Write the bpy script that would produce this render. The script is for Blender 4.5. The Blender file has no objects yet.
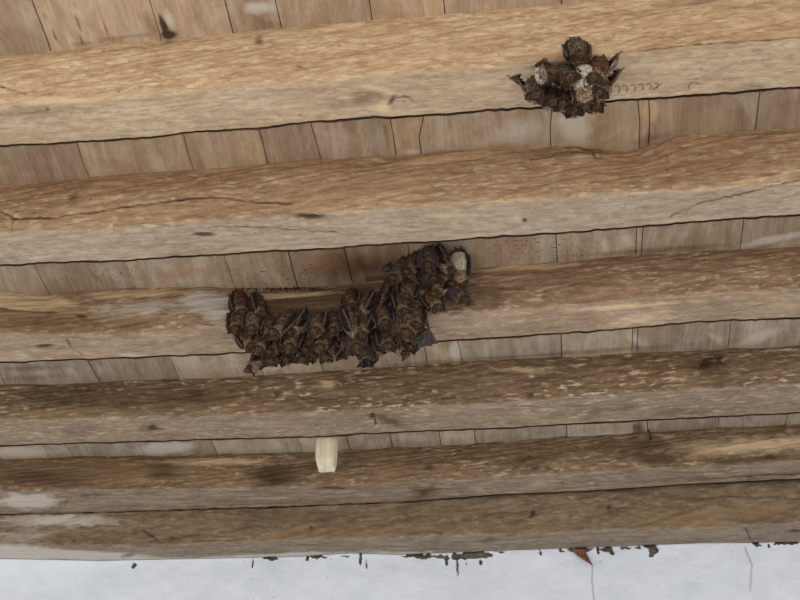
import bpy, bmesh, math, random
import numpy as np
from mathutils import Vector, Matrix

# ------------------------------------------------------------------ camera
SC = bpy.context.scene
COL = SC.collection
F = 1400.0                       # focal length in pixels of an 800 px wide frame
CAM = np.array([0.0, 0.0, 1.6])
PITCH = math.radians(42.0); YAW = math.radians(6.8); ROLL = 0.022
_fh = np.array([-math.sin(YAW), math.cos(YAW), 0.0])
_r = np.array([math.cos(YAW), math.sin(YAW), 0.0])
_f = _fh * math.cos(PITCH) + np.array([0, 0, math.sin(PITCH)])
_u = np.cross(_r, _f)
RV = _r * math.cos(ROLL) + _u * math.sin(ROLL)
UV = -_r * math.sin(ROLL) + _u * math.cos(ROLL)
cd = bpy.data.cameras.new('camera'); cam = bpy.data.objects.new('camera', cd); COL.objects.link(cam)
cam.matrix_world = Matrix(((RV[0], UV[0], -_f[0], CAM[0]), (RV[1], UV[1], -_f[1], CAM[1]), (RV[2], UV[2], -_f[2], CAM[2]), (0, 0, 0, 1)))
cd.sensor_width = 36; cd.lens = F / 800 * 36; cd.clip_start = 0.01
SC.camera = cam

# ------------------------------------------------------------------ world, light, exposure
SC.view_settings.view_transform = 'Standard'; SC.view_settings.look = 'None'
SC.view_settings.gamma = 1; SC.view_settings.use_curve_mapping = False
SC.view_settings.exposure = 0.34
w = bpy.data.worlds.new('world'); SC.world = w; w.use_nodes = True
bg = w.node_tree.nodes['Background']; bg.inputs[0].default_value = (1.0, 0.985, 0.96, 1); bg.inputs[1].default_value = 1.0

def area(name, loc, target, sx, sy, power, col):
    l = bpy.data.lights.new(name, 'AREA'); l.shape = 'RECTANGLE'; l.size = sx; l.size_y = sy
    l.energy = power; l.color = col
    o = bpy.data.objects.new(name, l); COL.objects.link(o); o.location = loc
    o.rotation_euler = (Vector(target) - Vector(loc)).to_track_quat('-Z', 'Y').to_euler()
    return o
area('unseen_low_fill', (-0.4, -0.9, 0.25), (0, 1.9, 3.3), 2.6, 1.6, 48, (1.0, 0.96, 0.90))  # added lamp, unseen, set low to brighten beams and planks from below

# ------------------------------------------------------------------ projection helpers
def ray(px, py):
    d = _f * F + RV * (px - 400) - UV * (py - 300)
    return d / np.linalg.norm(d)
def at_z(px, py, z):
    d = ray(px, py); return CAM + d * ((z - CAM[2]) / d[2])
def at_y(px, py, y):
    d = ray(px, py); return CAM + d * ((y - CAM[1]) / d[1])
def project(P):
    q = P - CAM; dz = q @ _f
    dz = np.where(np.abs(dz) < 1e-6, 1e-6, dz)
    x = 400 + F * (q @ RV) / dz; y = 300 - F * (q @ UV) / dz
    bad = dz < 0.05
    return np.where(bad, -9999, x), np.where(bad, -9999, y)

_tab = np.random.RandomState(7).rand(256, 256)
def vnoise(x, y, seed=0):
    x = np.asarray(x) + seed * 17.31; y = np.asarray(y) + seed * 9.17
    xi = np.floor(x).astype(int); yi = np.floor(y).astype(int)
    fx = x - xi; fy = y - yi; fx = fx * fx * (3 - 2 * fx); fy = fy * fy * (3 - 2 * fy)
    g = lambda a, b: _tab[(a + 37 * (b // 256)) % 256, b % 256]
    return ((g(xi, yi) * (1 - fx) + g(xi + 1, yi) * fx) * (1 - fy) + (g(xi, yi + 1) * (1 - fx) + g(xi + 1, yi + 1) * fx) * fy) * 2 - 1
def fbm(x, y, seed=0, o=4):
    s = 0; a = 1
    for i in range(o):
        s = s + a * vnoise(x * 2 ** i, y * 2 ** i, seed + i * 3.7); a *= 0.5
    return s

# ------------------------------------------------------------------ object helpers
def tag(o, label=None, cat=None, group=None, kind=None):
    if label: o['label'] = label
    if cat: o['category'] = cat
    if group: o['group'] = group
    if kind: o['kind'] = kind
    return o
def empty(name, loc=(0, 0, 0)):
    o = bpy.data.objects.new(name, None); COL.objects.link(o); o.location = loc; o.empty_display_size = 0.02
    return o
def mesh_obj(name, verts, faces, mats, parent=None, loc=(0, 0, 0), smooth=True, fmat=None):
    me = bpy.data.meshes.new(name)
    v = np.asarray(verts, dtype=float) - np.asarray(loc, dtype=float)
    me.from_pydata(v.tolist(), [], [tuple(int(i) for i in f) for f in faces])
    for m in (mats if isinstance(mats, (list, tuple)) else [mats]): me.materials.append(m)
    if fmat is not None: me.polygons.foreach_set('material_index', list(fmat))
    me.polygons.foreach_set('use_smooth', [smooth] * len(me.polygons))
    me.update()
    o = bpy.data.objects.new(name, me); COL.objects.link(o); o.location = loc
    if parent: o.parent = parent
    return o
def set_attr(o, name, arr):
    a = o.data.attributes.new(name, 'FLOAT', 'POINT'); a.data.foreach_set('value', np.asarray(arr, dtype=np.float32).ravel())

# ------------------------------------------------------------------ material helpers
class NT:
    def __init__(s, name):
        s.m = bpy.data.materials.new(name); s.m.use_nodes = True; s.t = s.m.node_tree; s.n = s.t.nodes
        s.b = s.n['Principled BSDF']; s.b.inputs['Specular IOR Level'].default_value = 0.15
        s.tc = s.n.new('ShaderNodeTexCoord')
    def link(s, a, b): s.t.links.new(a, b)
    def noise(s, scale, sc=1.0, detail=4, rough=0.55, dist=0.0, loc=(0, 0, 0), rot=(0, 0, 0)):
        mp = s.n.new('ShaderNodeMapping'); mp.inputs['Scale'].default_value = scale; mp.inputs['Location'].default_value = loc
        mp.inputs['Rotation'].default_value = rot
        s.link(s.tc.outputs['Object'], mp.inputs[0])
        n = s.n.new('ShaderNodeTexNoise'); n.inputs['Scale'].default_value = sc; n.inputs['Detail'].default_value = detail
        n.inputs['Roughness'].default_value = rough; n.inputs['Distortion'].default_value = dist
        s.link(mp.outputs[0], n.inputs['Vector']); return n.outputs[0]
    def ramp(s, x, stops):
        r = s.n.new('ShaderNodeValToRGB'); e = r.color_ramp.elements
        while len(e) < len(stops): e.new(0.5)
        for i, (p, c) in enumerate(stops):
            e[i].position = p; e[i].color = (c if isinstance(c, tuple) else (c, c, c)) + (1,)
        s.link(x, r.inputs[0]); return r.outputs[0]
    def mix(s, f, a, b, mode='MIX'):
        m = s.n.new('ShaderNodeMix'); m.data_type = 'RGBA'; m.blend_type = mode
        for v, i in ((f, 0), (a, 6), (b, 7)):
            if hasattr(v, 'links'): s.link(v, m.inputs[i])
            elif i == 0: m.inputs[0].default_value = v
            else: m.inputs[i].default_value = tuple(v) + (1,)
        return m.outputs[2]
    def math(s, op, a, b=0.0, clamp=False):
        m = s.n.new('ShaderNodeMath'); m.operation = op; m.use_clamp = clamp
        for i, v in enumerate((a, b)):
            if hasattr(v, 'links'): s.link(v, m.inputs[i])
            else: m.inputs[i].default_value = v
        return m.outputs[0]
    def attr(s, name):
        a = s.n.new('ShaderNodeAttribute'); a.attribute_name = name; return a.outputs['Fac']
    def finish(s, col, rough=0.9, bump=None, strength=0.3, dist=0.002):
        if hasattr(col, 'links'): s.link(col, s.b.inputs['Base Color'])
        else: s.b.inputs['Base Color'].default_value = tuple(col) + (1,)
        s.b.inputs['Roughness'].default_value = rough
        if bump is not None:
            b = s.n.new('ShaderNodeBump'); b.inputs['Strength'].default_value = strength; b.inputs['Distance'].default_value = dist
            s.link(bump, b.inputs['Height']); s.link(b.outputs[0], s.b.inputs['Normal'])
        return s.m
def srgb(r, g, b):
    f = lambda c: (c / 255 / 12.92) if c / 255 <= 0.04045 else ((c / 255 + 0.055) / 1.055) ** 2.4
    return (f(r), f(g), f(b))

def wood_beam(name, side, bottom, fleck, seed):
    """side / bottom: (dark, mid, light) colours; fleck: amount of pale flecks on the hewn side"""
    s = NT(name); L = (seed * 3.3, seed * 1.7, seed * 5.1)
    grain = s.noise((22, 130, 130), 1, 5, 0.65, 0.25, L)
    coarse = s.noise((7, 18, 18), 1, 7, 0.72, 0.3, L)
    patch = s.noise((48, 85, 85), 1, 6, 0.75, 0.2, L)
    fine = s.noise((60, 420, 420), 1, 3, 0.6, 0, L)
    saw = s.noise((330, 25, 25), 1, 2, 0.5, 0.2, L)
    g = s.math('ADD', s.math('MULTIPLY', grain, 0.36), s.math('ADD', s.math('MULTIPLY', coarse, 0.34), s.math('MULTIPLY', patch, 0.30)))
    g2 = s.math('ADD', s.math('MULTIPLY', g, 0.8), s.math('MULTIPLY', fine, 0.2))
    cs = s.ramp(g2, [(0.38, side[0]), (0.5, side[1]), (0.62, side[2])])
    cb = s.ramp(g2, [(0.38, bottom[0]), (0.5, bottom[1]), (0.62, bottom[2])])
    fl = s.noise((46, 150, 150), 1, 3, 0.5, 0.3, L)
    flr = s.noise((5, 22, 22), 1, 2, 0.5, 0, (9 + seed, 2, 1))
    flm = s.math('MULTIPLY', s.ramp(fl, [(0.55, 0.0), (0.64, 1.0)]), s.ramp(flr, [(0.40, 0.25), (0.58, 1.0)]))
    cs = s.mix(s.math('MULTIPLY', flm, fleck), cs, srgb(216, 200, 174))
    cb = s.mix(s.math('MULTIPLY', flm, fleck * 0.6), cb, srgb(198, 187, 168))
    face = s.attr('face')
    edge = s.math('ADD', face, s.math('MULTIPLY', s.math('SUBTRACT', s.noise((24, 60, 60), 1, 5, 0.65, 0, L), 0.5), 1.1))
    c = s.mix(s.ramp(edge, [(0.42, 0.0), (0.58, 1.0)]), cs, cb)
    # speckles of old borer holes
    bh = s.noise((170, 210, 210), 1, 1, 0.4, 0, L)
    c = s.mix(s.math('MULTIPLY', s.ramp(bh, [(0.745, 0.0), (0.775, 1.0)]), 0.7), c, srgb(70, 50, 38))
    brk = s.noise((28, 90, 90), 1, 4, 0.65, 0.4, L)
    def m(att, lo, hi, k=1.1):
        v = s.math('ADD', s.attr(att), s.math('MULTIPLY', s.math('SUBTRACT', brk, 0.5), k))
        v = s.math('MULTIPLY', s.ramp(v, [(lo, 0.0), (hi, 1.0)]), s.ramp(s.attr(att), [(0.02, 0.0), (0.2, 1.0)]))
        return v
    c = s.mix(s.math('MULTIPLY', m('orange', 0.2, 0.95), 0.6), c, srgb(144, 117, 86))
    c = s.mix(s.math('MULTIPLY', m('brown', 0.2, 0.9), 0.8), c, srgb(88, 68, 51))
    c = s.mix(s.math('MULTIPLY', m('pale', 0.25, 0.8), 0.8), c, srgb(214, 190, 156))
    c = s.mix(s.math('MULTIPLY', m('white', 0.3, 0.75), 0.85), c, srgb(196, 190, 184))
    c = s.mix(s.math('MULTIPLY', m('dark', 0.3, 0.95, 0.9), 0.85), c, srgb(58, 42, 32))
    c = s.mix(s.ramp(s.attr('crack'), [(0.15, 0.0), (0.85, 0.85)]), c, srgb(58, 42, 32))
    h = s.math('ADD', s.math('MULTIPLY', grain, 1.0), s.math('MULTIPLY', fine, 0.5))
    h = s.math('ADD', h, s.math('MULTIPLY', saw, 0.25))
    return s.finish(c, 0.85, h, 0.55, 0.003)

# ------------------------------------------------------------------ traced timbers
H = CAM[2] + 1.82                # underside of the ceiling planks
X0, X1 = -1.9, 1.9
XS = np.arange(X0, X1 + 1e-6, 0.0035)
ALL = [0, 100, 200, 300, 400, 500, 600, 700, 800]
def T(pts): return list(zip(ALL, pts)) if not isinstance(pts[0], tuple) else pts
TR = [
 dict(c=T([57, 47, 38, 27.5, 19.5, 10.5, 2, -6, -14]), a=T([106, 99, 89, 81, 74, 65.5, 55, 46, 39]),
      b=[(0,146),(50,144),(100,141),(150,138),(200,132),(250,129),(300,124),(335,121),(365,117.5),(400,118),(500,110),(550,107),(600,103),(650,99),(700,96),(800,88)]),
 dict(c=[(0,184),(50,181),(100,177),(140,174),(200,170.5),(250,165),(300,161),(400,156),(450,153),(500,151),(540,149),(560,146),(575,145.5),(590,147),(605,150.5),(625,152),(640,150),(650,146),(675,138),(700,135),(750,131),(800,129)],
      a=T([232, 229, 221, 214, 207, 202, 195, 189, 181]),
      b=[(0,266),(50,263),(100,262),(200,256),(300,250.5),(400,244),(500,237),(600,230.5),(700,222),(735,219),(800,215.5)]),
 dict(c=[(0,291),(25,294.5),(50,296),(62,291),(100,290),(150,288),(200,286),(250,289),(300,288),(330,286),(385,281),(430,274),(467,269),(500,265.5),(540,264),(600,259),(650,255.5),(700,252),(750,250),(800,247.5)],
      a=T([334.5, 334, 328, 322, 317, 310, 302, 293, 289]),
      b=T([363, 359, 355, 350, 344, 338, 331, 322, 318])),
 dict(c=[(0,386),(50,384.5),(100,382),(115,380.5),(200,379),(262,376),(300,373.5),(400,368),(460,364),(500,361),(600,355.5),(700,349),(800,345)],
      a=T([420, 418, 416, 412, 407, 402.5, 395, 389, 383]), b=T([446, 443, 440, 437.5, 432, 428.5, 423, 418, 413])),
 dict(c=[(0,460),(75,457.5),(175,457),(200,455),(300,452.5),(350,449),(400,447),(475,444),(550,439),(600,436),(700,429),(750,426),(800,424)],
      a=T([491, 490, 489, 487, 482.5, 477, 472, 466, 461]), b=T([515, 512.5, 509.5, 506.5, 502.5, 495, 490.5, 484, 479.5])),
 dict(c=None, a=T([547, 545.5, 544, 540, 537, 534, 530, 527.5, 523]), b=[(0,559),(50,560),(100,561),(200,559),(300,557),(350,553.5),(400,555),(500,551),(600,547.5),(700,543.5),(800,542.5)]),
]
def curve_at(pts, z):
    P = np.array([at_z(x, y, z) for x, y in pts]); X, Y = P[:, 0], P[:, 1]
    k = np.polyfit(X, Y, 1)
    res = Y - np.polyval(k, X)
    r = np.interp(XS, X, res)
    d = np.maximum(0, np.maximum(X.min() - XS, XS - X.max()))
    return np.polyval(k, XS) + r * np.exp(-d * 4)
GEO = []
for i, t in enumerate(TR):
    if t['c']:
        zs = []
        for (x, y) in t['a']:
            cy = np.interp(x, [p[0] for p in t['c']], [p[1] for p in t['c']])
            Yc = at_z(x, cy, H)[1]; zs.append(at_y(x, y, Yc)[2])
        Zb = float(np.mean(zs)) 
        Yc = curve_at(t['c'], H)
    else:
        prev = GEO[-1]
        zs = []
        for (x, y) in t['a']:
            yb = np.interp(x, [p[0] for p in TR[i-1]['b']], [p[1] for p in TR[i-1]['b']])
            zs.append(at_y(x, y, at_z(x, yb, prev['Zb'])[1] + 0.012)[2])
        Zb = float(np.mean(zs)); Yc = prev['Yb'] + 0.007
    Ya = curve_at(t['a'], Zb); Yb = curve_at(t['b'], Zb)
    GEO.append(dict(Zb=Zb, Yc=Yc, Ya=Ya, Yb=Yb))
    print('beam', i + 1, 'Zb %.3f' % (H - Zb), 'Yc %.3f Ya %.3f Yb %.3f' % (np.interp(0, XS, Yc), np.interp(0, XS, Ya), np.interp(0, XS, Yb)))

def seg_dist(px, py, pts):
    d = np.full(px.shape, 1e9)
    for (x0, y0), (x1, y1) in zip(pts[:-1], pts[1:]):
        vx, vy = x1 - x0, y1 - y0; L = vx * vx + vy * vy + 1e-9
        t = np.clip(((px - x0) * vx + (py - y0) * vy) / L, 0, 1)
        d = np.minimum(d, np.hypot(px - x0 - t * vx, py - y0 - t * vy))
    return d

# marks that belong to the timbers: (kind, cx, cy, rx, ry, degrees, strength)
MARKS = {
 0: [('dark',258,40,5,6,0,.8),('brown',165,40,10,7,0,.6),('dark',166,38,5,4,0,.9),('brown',365,98,22,9,-10,.7),('dark',392,101,3,8,30,1),
     ('pale',384,107,8,5,0,1.1),('pale',375,88,30,4,12,.7),('white',281,117,10,4,0,.4),('dark',279,116,5,3,0,.6),('orange',545,57,36,8,-6,.9),('orange',720,42,110,6,-6,.7),
     ('brown',570,62,40,7,-6,.5),('brown',758,50,12,5,0,.5),('brown',455,33,12,4,0,.4),('orange',120,92,50,5,-5,.4),('pale',60,100,55,5,-3,.8),
     ('brown',30,113,60,9,-3,.5),('white',250,100,60,6,-6,.35),('orange',300,70,90,7,-4,.4),('brown',750,88,25,5,-5,.5),('brown',755,7,30,4,-5,.5),
     ('dark',46,110,3,3,0,.8),('dark',614,35,3,3,0,.7),('dark',645,51,4,1.6,0,.8),('dark',701,70,3,2,0,.7),('brown',412,106,16,12,20,.3),
     ('pale',600,72,200,8,-5,.3),('brown',700,2,90,4,-5,.5)],
 1: [('dark',205,235,12,2.4,2,1.3),('dark',308,216,16,2.6,2,1.2),('brown',310,216,22,4,2,.8),('brown',578,153,34,5,-4,.8),('pale',582,157,16,4,0,.8),
     ('dark',525,221,2.4,2.4,0,1.2),('brown',73,199,6,6,0,.8),('orange',160,215,130,9,-3,.7),('orange',400,190,130,14,-3,.35),('pale',500,200,130,4,-3,.5),
     ('pale',425,162,30,3,-3,.9),('pale',445,215,26,4,0,.6),('brown',700,178,80,4,-6,.4),('pale',720,186,70,4,-10,.6),('dark',699,153,5,5,0,.5),
     ('brown',670,155,60,5,-5,.3),('brown',190,185,60,6,-3,.3),('orange',680,168,120,8,-5,.35),('dark',12,237,6,2,0,.4),('brown',655,210,26,5,-20,.3)],
 2: [('orange',40,320,90,16,0,1.1),('brown',50,325,100,9,0,.7),('pale',22,301,44,7,4,1.8),('pale',50,305,14,4,-20,1.2),('pale',130,294,60,4,-3,.9),
     ('white',150,308,70,12,-5,.6),('white',205,302,26,12,0,1.1),('white',215,315,20,10,0,.8),('dark',82,316,7,2.2,15,1.0),('dark',44,346,10,2,0,1.2),
     ('brown',135,345,40,6,0,.2),('orange',280,300,60,6,0,.8),('brown',325,303,70,16,-4,1.5),('brown',350,296,60,8,-4,.9),('pale',275,296,50,2.4,-3,1.4),
     ('brown',480,296,50,16,-6,.8),('brown',470,310,40,8,-4,.5),('brown',560,285,60,18,-6,.45),('pale',520,268,60,3,-4,1.0),('orange',460,345,0.1,0.1,0,0),
     ('orange',430,325,60,10,-4,.25),('pale',640,320,40,8,-10,.7),('white',635,318,18,7,-40,.5),('white',760,270,50,9,-6,.35),('brown',180,325,20,10,0,.2),
     ('white',135,355,20,3,0,.6),('orange',620,296,90,5,-5,.6),('pale',620,307,60,3,-4,.8),('brown',75,348,10,8,45,.3),('brown',300,335,120,14,-3,.5)],
 3: [('dark',198,392,9,4,0,.9),('dark',278,394,6,4,0,.9),('brown',60,398,60,10,0,.8),('brown',125,400,30,8,0,.7),('orange',60,413,120,4,0,.9),
     ('dark',152,428,6,3.5,0,1.0),('brown',150,428,14,6,0,.7),('brown',75,430,22,6,0,.5),('brown',190,398,60,10,0,.8),('dark',88,389,6,3,0,.7),
     ('orange',250,408,60,5,-3,.8),('dark',372,416,4,5,60,1.1),('brown',388,420,20,5,20,1.0),('brown',395,417,30,6,10,.5),('dark',407,382,3,2,0,.8),
     ('dark',708,362,9,7,0,.9),('brown',710,366,26,14,0,.8),('dark',720,360,4,8,20,.9),('brown',600,410,60,5,-4,.5),('brown',680,412,60,6,-4,.5),
     ('orange',620,378,200,12,-4,.45),('orange',460,385,80,12,-4,.4),('dark',531,395,4,4,0,.8),('brown',530,385,10,14,0,.4),('brown',660,418,40,5,-4,.4),
     ('pale',525,370,30,4,0,.7),('pale',329,384,8,4,0,1.0),('white',460,418,60,4,-3,.3),('brown',640,388,40,4,0,.4)],
 4: [('orange',90,472,160,12,0,1.1),('brown',40,478,60,10,0,1.0),('brown',165,470,22,12,0,.9),('dark',55,482,10,3,0,.5),('dark',275,478,26,8,0,.8),
     ('brown',280,474,40,12,0,1.0),('pale',215,462,60,4,0,.9),('white',28,502,30,8,0,1.2),('brown',330,488,16,2.5,0,1.0),('dark',335,489,12,1.6,0,.8),
     ('orange',400,475,140,9,-3,.7),('brown',360,460,20,8,0,.4),('dark',429,467,6,3.5,0,.9),('brown',423,491,14,7,0,.8),('dark',424,493,6,4,0,.7),
     ('brown',530,460,30,8,-5,.8),('dark',534,467,7,4,0,.9),('dark',548,468,5,4,40,.8),('brown',655,452,45,13,0,1.1),('dark',655,460,22,7,0,.8),
     ('pale',760,445,80,9,-4,.9),('pale',690,446,40,10,-4,.5),('dark',771,456,9,4,0,.8),('brown',745,460,60,5,-5,.8),('dark',562,483,3,4,20,.6),
     ('brown',610,448,40,12,0,.5),('brown',780,475,60,6,-6,.5),('dark',66,503,2,5,10,.8),('orange',570,458,60,10,0,.6),('dark',86,495,16,1.6,0,.7)],
 5: [('orange',350,532,140,7,-2,.8),('white',60,520,70,7,0,.9),('white',20,535,40,12,0,.5),('white',60,554,110,5,3,1.2),('white',270,556,120,3,-2,.9),('white',0,553,60,10,3,1.2),
     ('dark',128,556,10,3,-10,.8),('brown',160,542,36,4,-5,.8),('dark',73,541,3,2,0,.8),('orange',700,517,140,9,-4,.8),('orange',540,526,90,7,-2,.7),
     ('dark',532,514,2.4,6,20,1.1),('dark',311,527,2.4,2.4,0,1.1),('orange',400,528,60,6,0,.5),('brown',490,540,14,3,-8,.8),('brown',515,522,12,4,0,.6),
     ('white',400,554,110,3,-1,.7),('dark',609,507,2.6,2.6,0,1),('brown',690,499,26,3,4,.8),('dark',795,531,8,2,0,1.0),('brown',300,515,200,6,-2,.4)],
}
CRACKS = {   # hairline splits: polyline, half width in px, strength
 0: [([(0,86),(14,90),(26,93)],.8,.9),([(297,65),(308,69)],1,.8),([(615,53),(650,49),(700,44),(760,40),(800,37)],.7,.9),([(390,105),(396,99),(404,97),(413,101)],1,.8),
     ([(400,97),(420,100),(428,110)],1,.35)],
 1: [([(2,211),(14,218),(55,217),(110,209),(150,203),(200,197),(225,197),(262,202),(292,203)],.9,1.2),([(215,227),(262,228),(305,231),(335,233)],.7,.7),
     ([(530,159),(553,155),(562,148),(575,146),(592,150),(596,158)],.8,1.0),([(668,153),(668,176),(671,189)],.6,.6),([(670,217),(700,204),(760,190),(800,180)],.8,.9),
     ([(14,218),(12,230)],.8,.6)],
 2: [([(0,308),(30,311),(58,312)],.8,.8),([(66,340),(74,350),(84,356)],.8,.8),([(455,268),(520,268)],.4,.4)],
 3: [([(700,368),(706,358),(716,357),(724,364)],1,1),([(692,390),(696,384),(720,381),(760,378)],.5,.6),([(372,414),(376,424)],1,1)],
 4: [([(530,455),(520,462),(512,470)],.9,.8),([(690,481),(760,476),(800,475)],.7,.9),([(545,465),(560,474)],1,.6)],
 5: [([(145,531),(158,540)],1,1),([(158,540),(200,533)],.9,.7),([(700,497),(740,496),(800,498)],.6,.8),([(745,529),(752,541)],.7,.7)],
}
KINDS = ['dark', 'brown', 'orange', 'pale', 'white']; KALL = KINDS + ['crack']
def eval_marks(px, py, marks, cracks, seed):
    wx = px + 3.5 * fbm(px / 14, py / 9, seed, 3); wy = py + 2.0 * fbm(px / 14, py / 9, seed + 5, 3)
    out = {k: np.zeros(px.shape) for k in KINDS}
    for k, cx, cy, rx, ry, ang, st in marks:
        a = math.radians(ang); dx, dy = wx - cx, wy - cy
        if min(rx, ry) < 7: dx, dy = (px * .7 + wx * .3) - cx, (py * .7 + wy * .3) - cy
        u = (dx * math.cos(a) + dy * math.sin(a)) / rx; v = (-dx * math.sin(a) + dy * math.cos(a)) / ry
        out[k] = np.maximum(out[k], st * np.exp(-(u * u + v * v) * 0.9))
    groove = np.zeros(px.shape)
    for pts, hw, st in cracks:
        d = seg_dist(px + .8 * vnoise(px / 5, py / 5, seed), py + .8 * vnoise(px / 5, py / 5, seed + 2), pts)
        m = st * np.exp(-(d / (hw * .8 + .3)) ** 2) * (0.75 + 0.35 * vnoise(px / 9, py / 9, seed + 8)); groove = np.maximum(groove, m)
    out['crack'] = groove
    return out, groove

ARRIS_SHADE = NT('painted_arris_shade');  # dark brown standing in for shade along the beams' far edge
MAT_ARRIS_SHADE = ARRIS_SHADE.finish(ARRIS_SHADE.ramp(ARRIS_SHADE.noise((20, 90, 90), 1, 4), [(0.35, srgb(38, 28, 22)), (0.7, srgb(84, 62, 45))]), 0.95, ARRIS_SHADE.noise((60, 160, 160)), 0.6)

S3 = lambda a, b, c: (srgb(*a), srgb(*b), srgb(*c))
BEAM_COL = [
 (S3((138,108,80),(188,158,124),(216,194,162)), S3((142,121,98),(180,158,132),(208,190,164)), 0.7),
 (S3((130,99,74),(174,142,112),(202,174,142)), S3((134,116,97),(168,150,130),(194,178,158)), 0.65),
 (S3((106,81,61),(146,119,94),(180,154,127)), S3((122,102,83),(156,135,114),(184,165,143)), 0.6),
 (S3((84,66,49),(124,102,80),(160,137,111)), S3((108,92,76),(142,124,106),(170,153,134)), 0.75),
 (S3((86,68,52),(128,106,83),(166,142,116)), S3((104,90,76),(138,122,106),(166,151,134)), 0.45),
 (S3((90,73,57),(126,107,87),(158,138,115)), S3((104,92,80),(136,124,110),(162,150,136)), 0.2),
]
BEAM_LABEL = [
 'pale honey coloured hewn ceiling beam, topmost, carrying the small round bat cluster',
 'hewn ceiling beam with a long crack on its side and two dark slits underneath',
 'stained hewn ceiling beam that carries the long dark bat cluster',
 'brown ceiling beam with pale flecks and a rotten knot near its right end',
 'dark-stained ceiling beam behind the pale wooden block, black gap along its lower edge',
 'lowest ceiling beam resting on the white wall, smeared with white paint at its left end']

BEAMS = []
for i, g in enumerate(GEO):
    Zb = g['Zb']; hh = H - Zb
    prof = []   # (kind, t) ; built column-wise
    nS, nB = 56, 42
    n = len(XS); rows = []; faces_attr = []
    X = XS
    r = 0.007
    # near side from the planks down
    for k in range(nS):
        t = k / (nS - 1)
        z = H + 0.004 - (hh + 0.004 - r) * t
        y = g['Yc'] + (g['Ya'] - g['Yc']) * t - 0.006 * math.sin(math.pi * t) * (1 if i != 5 else 0.3)
        rows.append((y, np.full(n, z), -1, 0.0)); faces_attr.append(np.full(n, 0.0 + 0.25 * max(0, t - 0.8) * 5))
    for k in range(1, 5):
        a = math.pi / 2 * k / 5
        rows.append((g['Ya'] + r * (1 - math.cos(a)) , np.full(n, Zb + r * (1 - math.sin(a))), -math.cos(a), -math.sin(a))); faces_attr.append(np.full(n, 0.3 + 0.4 * k / 5))
    for k in range(nB):
        t = k / (nB - 1)
        rows.append((g['Ya'] + r + (g['Yb'] - g['Ya'] - r - 0.003) * t, np.full(n, Zb), 0, -1)); faces_attr.append(np.full(n, 1.0))
    rows.append((g['Yb'] + 0.001, np.full(n, Zb + 0.004), 1, 0)); faces_attr.append(np.full(n, 1.0))
    rows.append((g['Yb'] + 0.001, np.full(n, Zb + 0.03), 1, 0)); faces_attr.append(np.full(n, 1.0))
    rows.append((g['Yb'] + 0.001, np.full(n, H + 0.004), 1, 0)); faces_attr.append(np.full(n, 1.0))
    m = len(rows)
    V = np.zeros((m, n, 3)); FA = np.array(faces_attr)
    s_acc = 0
    for j, (y, z, ny, nz) in enumerate(rows):
        s = j * 0.0025
        amp = 0.0035 if ny <= 0 else 0.001
        if ny == 0 and nz == -1: amp = 0.0018
        nn = amp * fbm(X * 4, np.full(n, s * 14), i * 11 + 1) + 0.0012 * fbm(X * 16, np.full(n, s * 90), i * 11 + 4) 
        if ny < 0 and j > 2: nn = nn + 0.0014 * vnoise(X * 38 + s * 160, s * 60 + X * 6, i + 40)   # adze chips
        if j == 0: nn = nn * 0
        last = 1.0
        if ny == 0 and j > nS + 4 + nB - 4: last = 0.2
        V[j, :, 0] = X; V[j, :, 1] = y + (ny if ny else 0) * nn * last; V[j, :, 2] = z + nz * nn * last
        if j >= m - 4:                       # ragged far arris
            V[j, :, 1] += 0.0016 * fbm(X * 45, X * 0 + 3, i * 5 + 2)
    px, py = project(V.reshape(-1, 3))
    mk, groove = eval_marks(px, py, MARKS[i], CRACKS[i], i * 13 + 1)
    G = groove.reshape(m, n) * 0.004 + 0.002 * mk['dark'].reshape(m, n)
    for j, (y, z, ny, nz) in enumerate(rows):
        V[j, :, 1] -= ny * G[j] * (ny < 0); V[j, :, 2] += (nz < -0.5) * G[j]
    if i == 1:   # lifted lip over the notch in the upper edge
        pass
    idx = np.arange(m * n).reshape(m, n)
    Fq = np.stack([idx[:-1, :-1], idx[:-1, 1:], idx[1:, 1:], idx[1:, :-1]], -1).reshape(-1, 4)
    caps = [tuple(idx[:, 0]), tuple(idx[::-1, -1])]
    top = [(idx[0, 0], idx[-1, 0], idx[-1, -1], idx[0, -1])]
    mat = wood_beam('hewn_timber_%s' % 'abcdef'[i], *BEAM_COL[i], seed=i + 1)
    org = (0, float(np.interp(0, XS, (g['Ya'] + g['Yb']) / 2)), Zb)
    o = mesh_obj('ceiling_beam', V.reshape(-1, 3), Fq.tolist() + caps, mat, loc=org)
    o.data.polygons.foreach_set('use_smooth', [True] * (len(o.data.polygons) - 2) + [False] * 2)
    tag(o, BEAM_LABEL[i], 'beam', 'hewn ceiling beams')
    set_attr(o, 'face', FA)
    for k in KALL: set_attr(o, k, mk[k])
    BEAMS.append(o)
    # thin dark strip that paints in the shade of the unlit far arris
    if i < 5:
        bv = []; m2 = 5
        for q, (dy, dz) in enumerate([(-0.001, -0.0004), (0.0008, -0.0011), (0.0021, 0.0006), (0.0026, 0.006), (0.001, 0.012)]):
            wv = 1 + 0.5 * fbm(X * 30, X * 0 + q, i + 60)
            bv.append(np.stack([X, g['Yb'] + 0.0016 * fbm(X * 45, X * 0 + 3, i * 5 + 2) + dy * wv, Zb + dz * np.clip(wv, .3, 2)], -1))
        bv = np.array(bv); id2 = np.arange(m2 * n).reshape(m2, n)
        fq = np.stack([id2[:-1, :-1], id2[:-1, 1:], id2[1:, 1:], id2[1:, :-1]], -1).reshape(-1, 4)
        b = mesh_obj('arris_shade_strip', bv.reshape(-1, 3) - np.array(org), fq, MAT_ARRIS_SHADE, parent=o)

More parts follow.
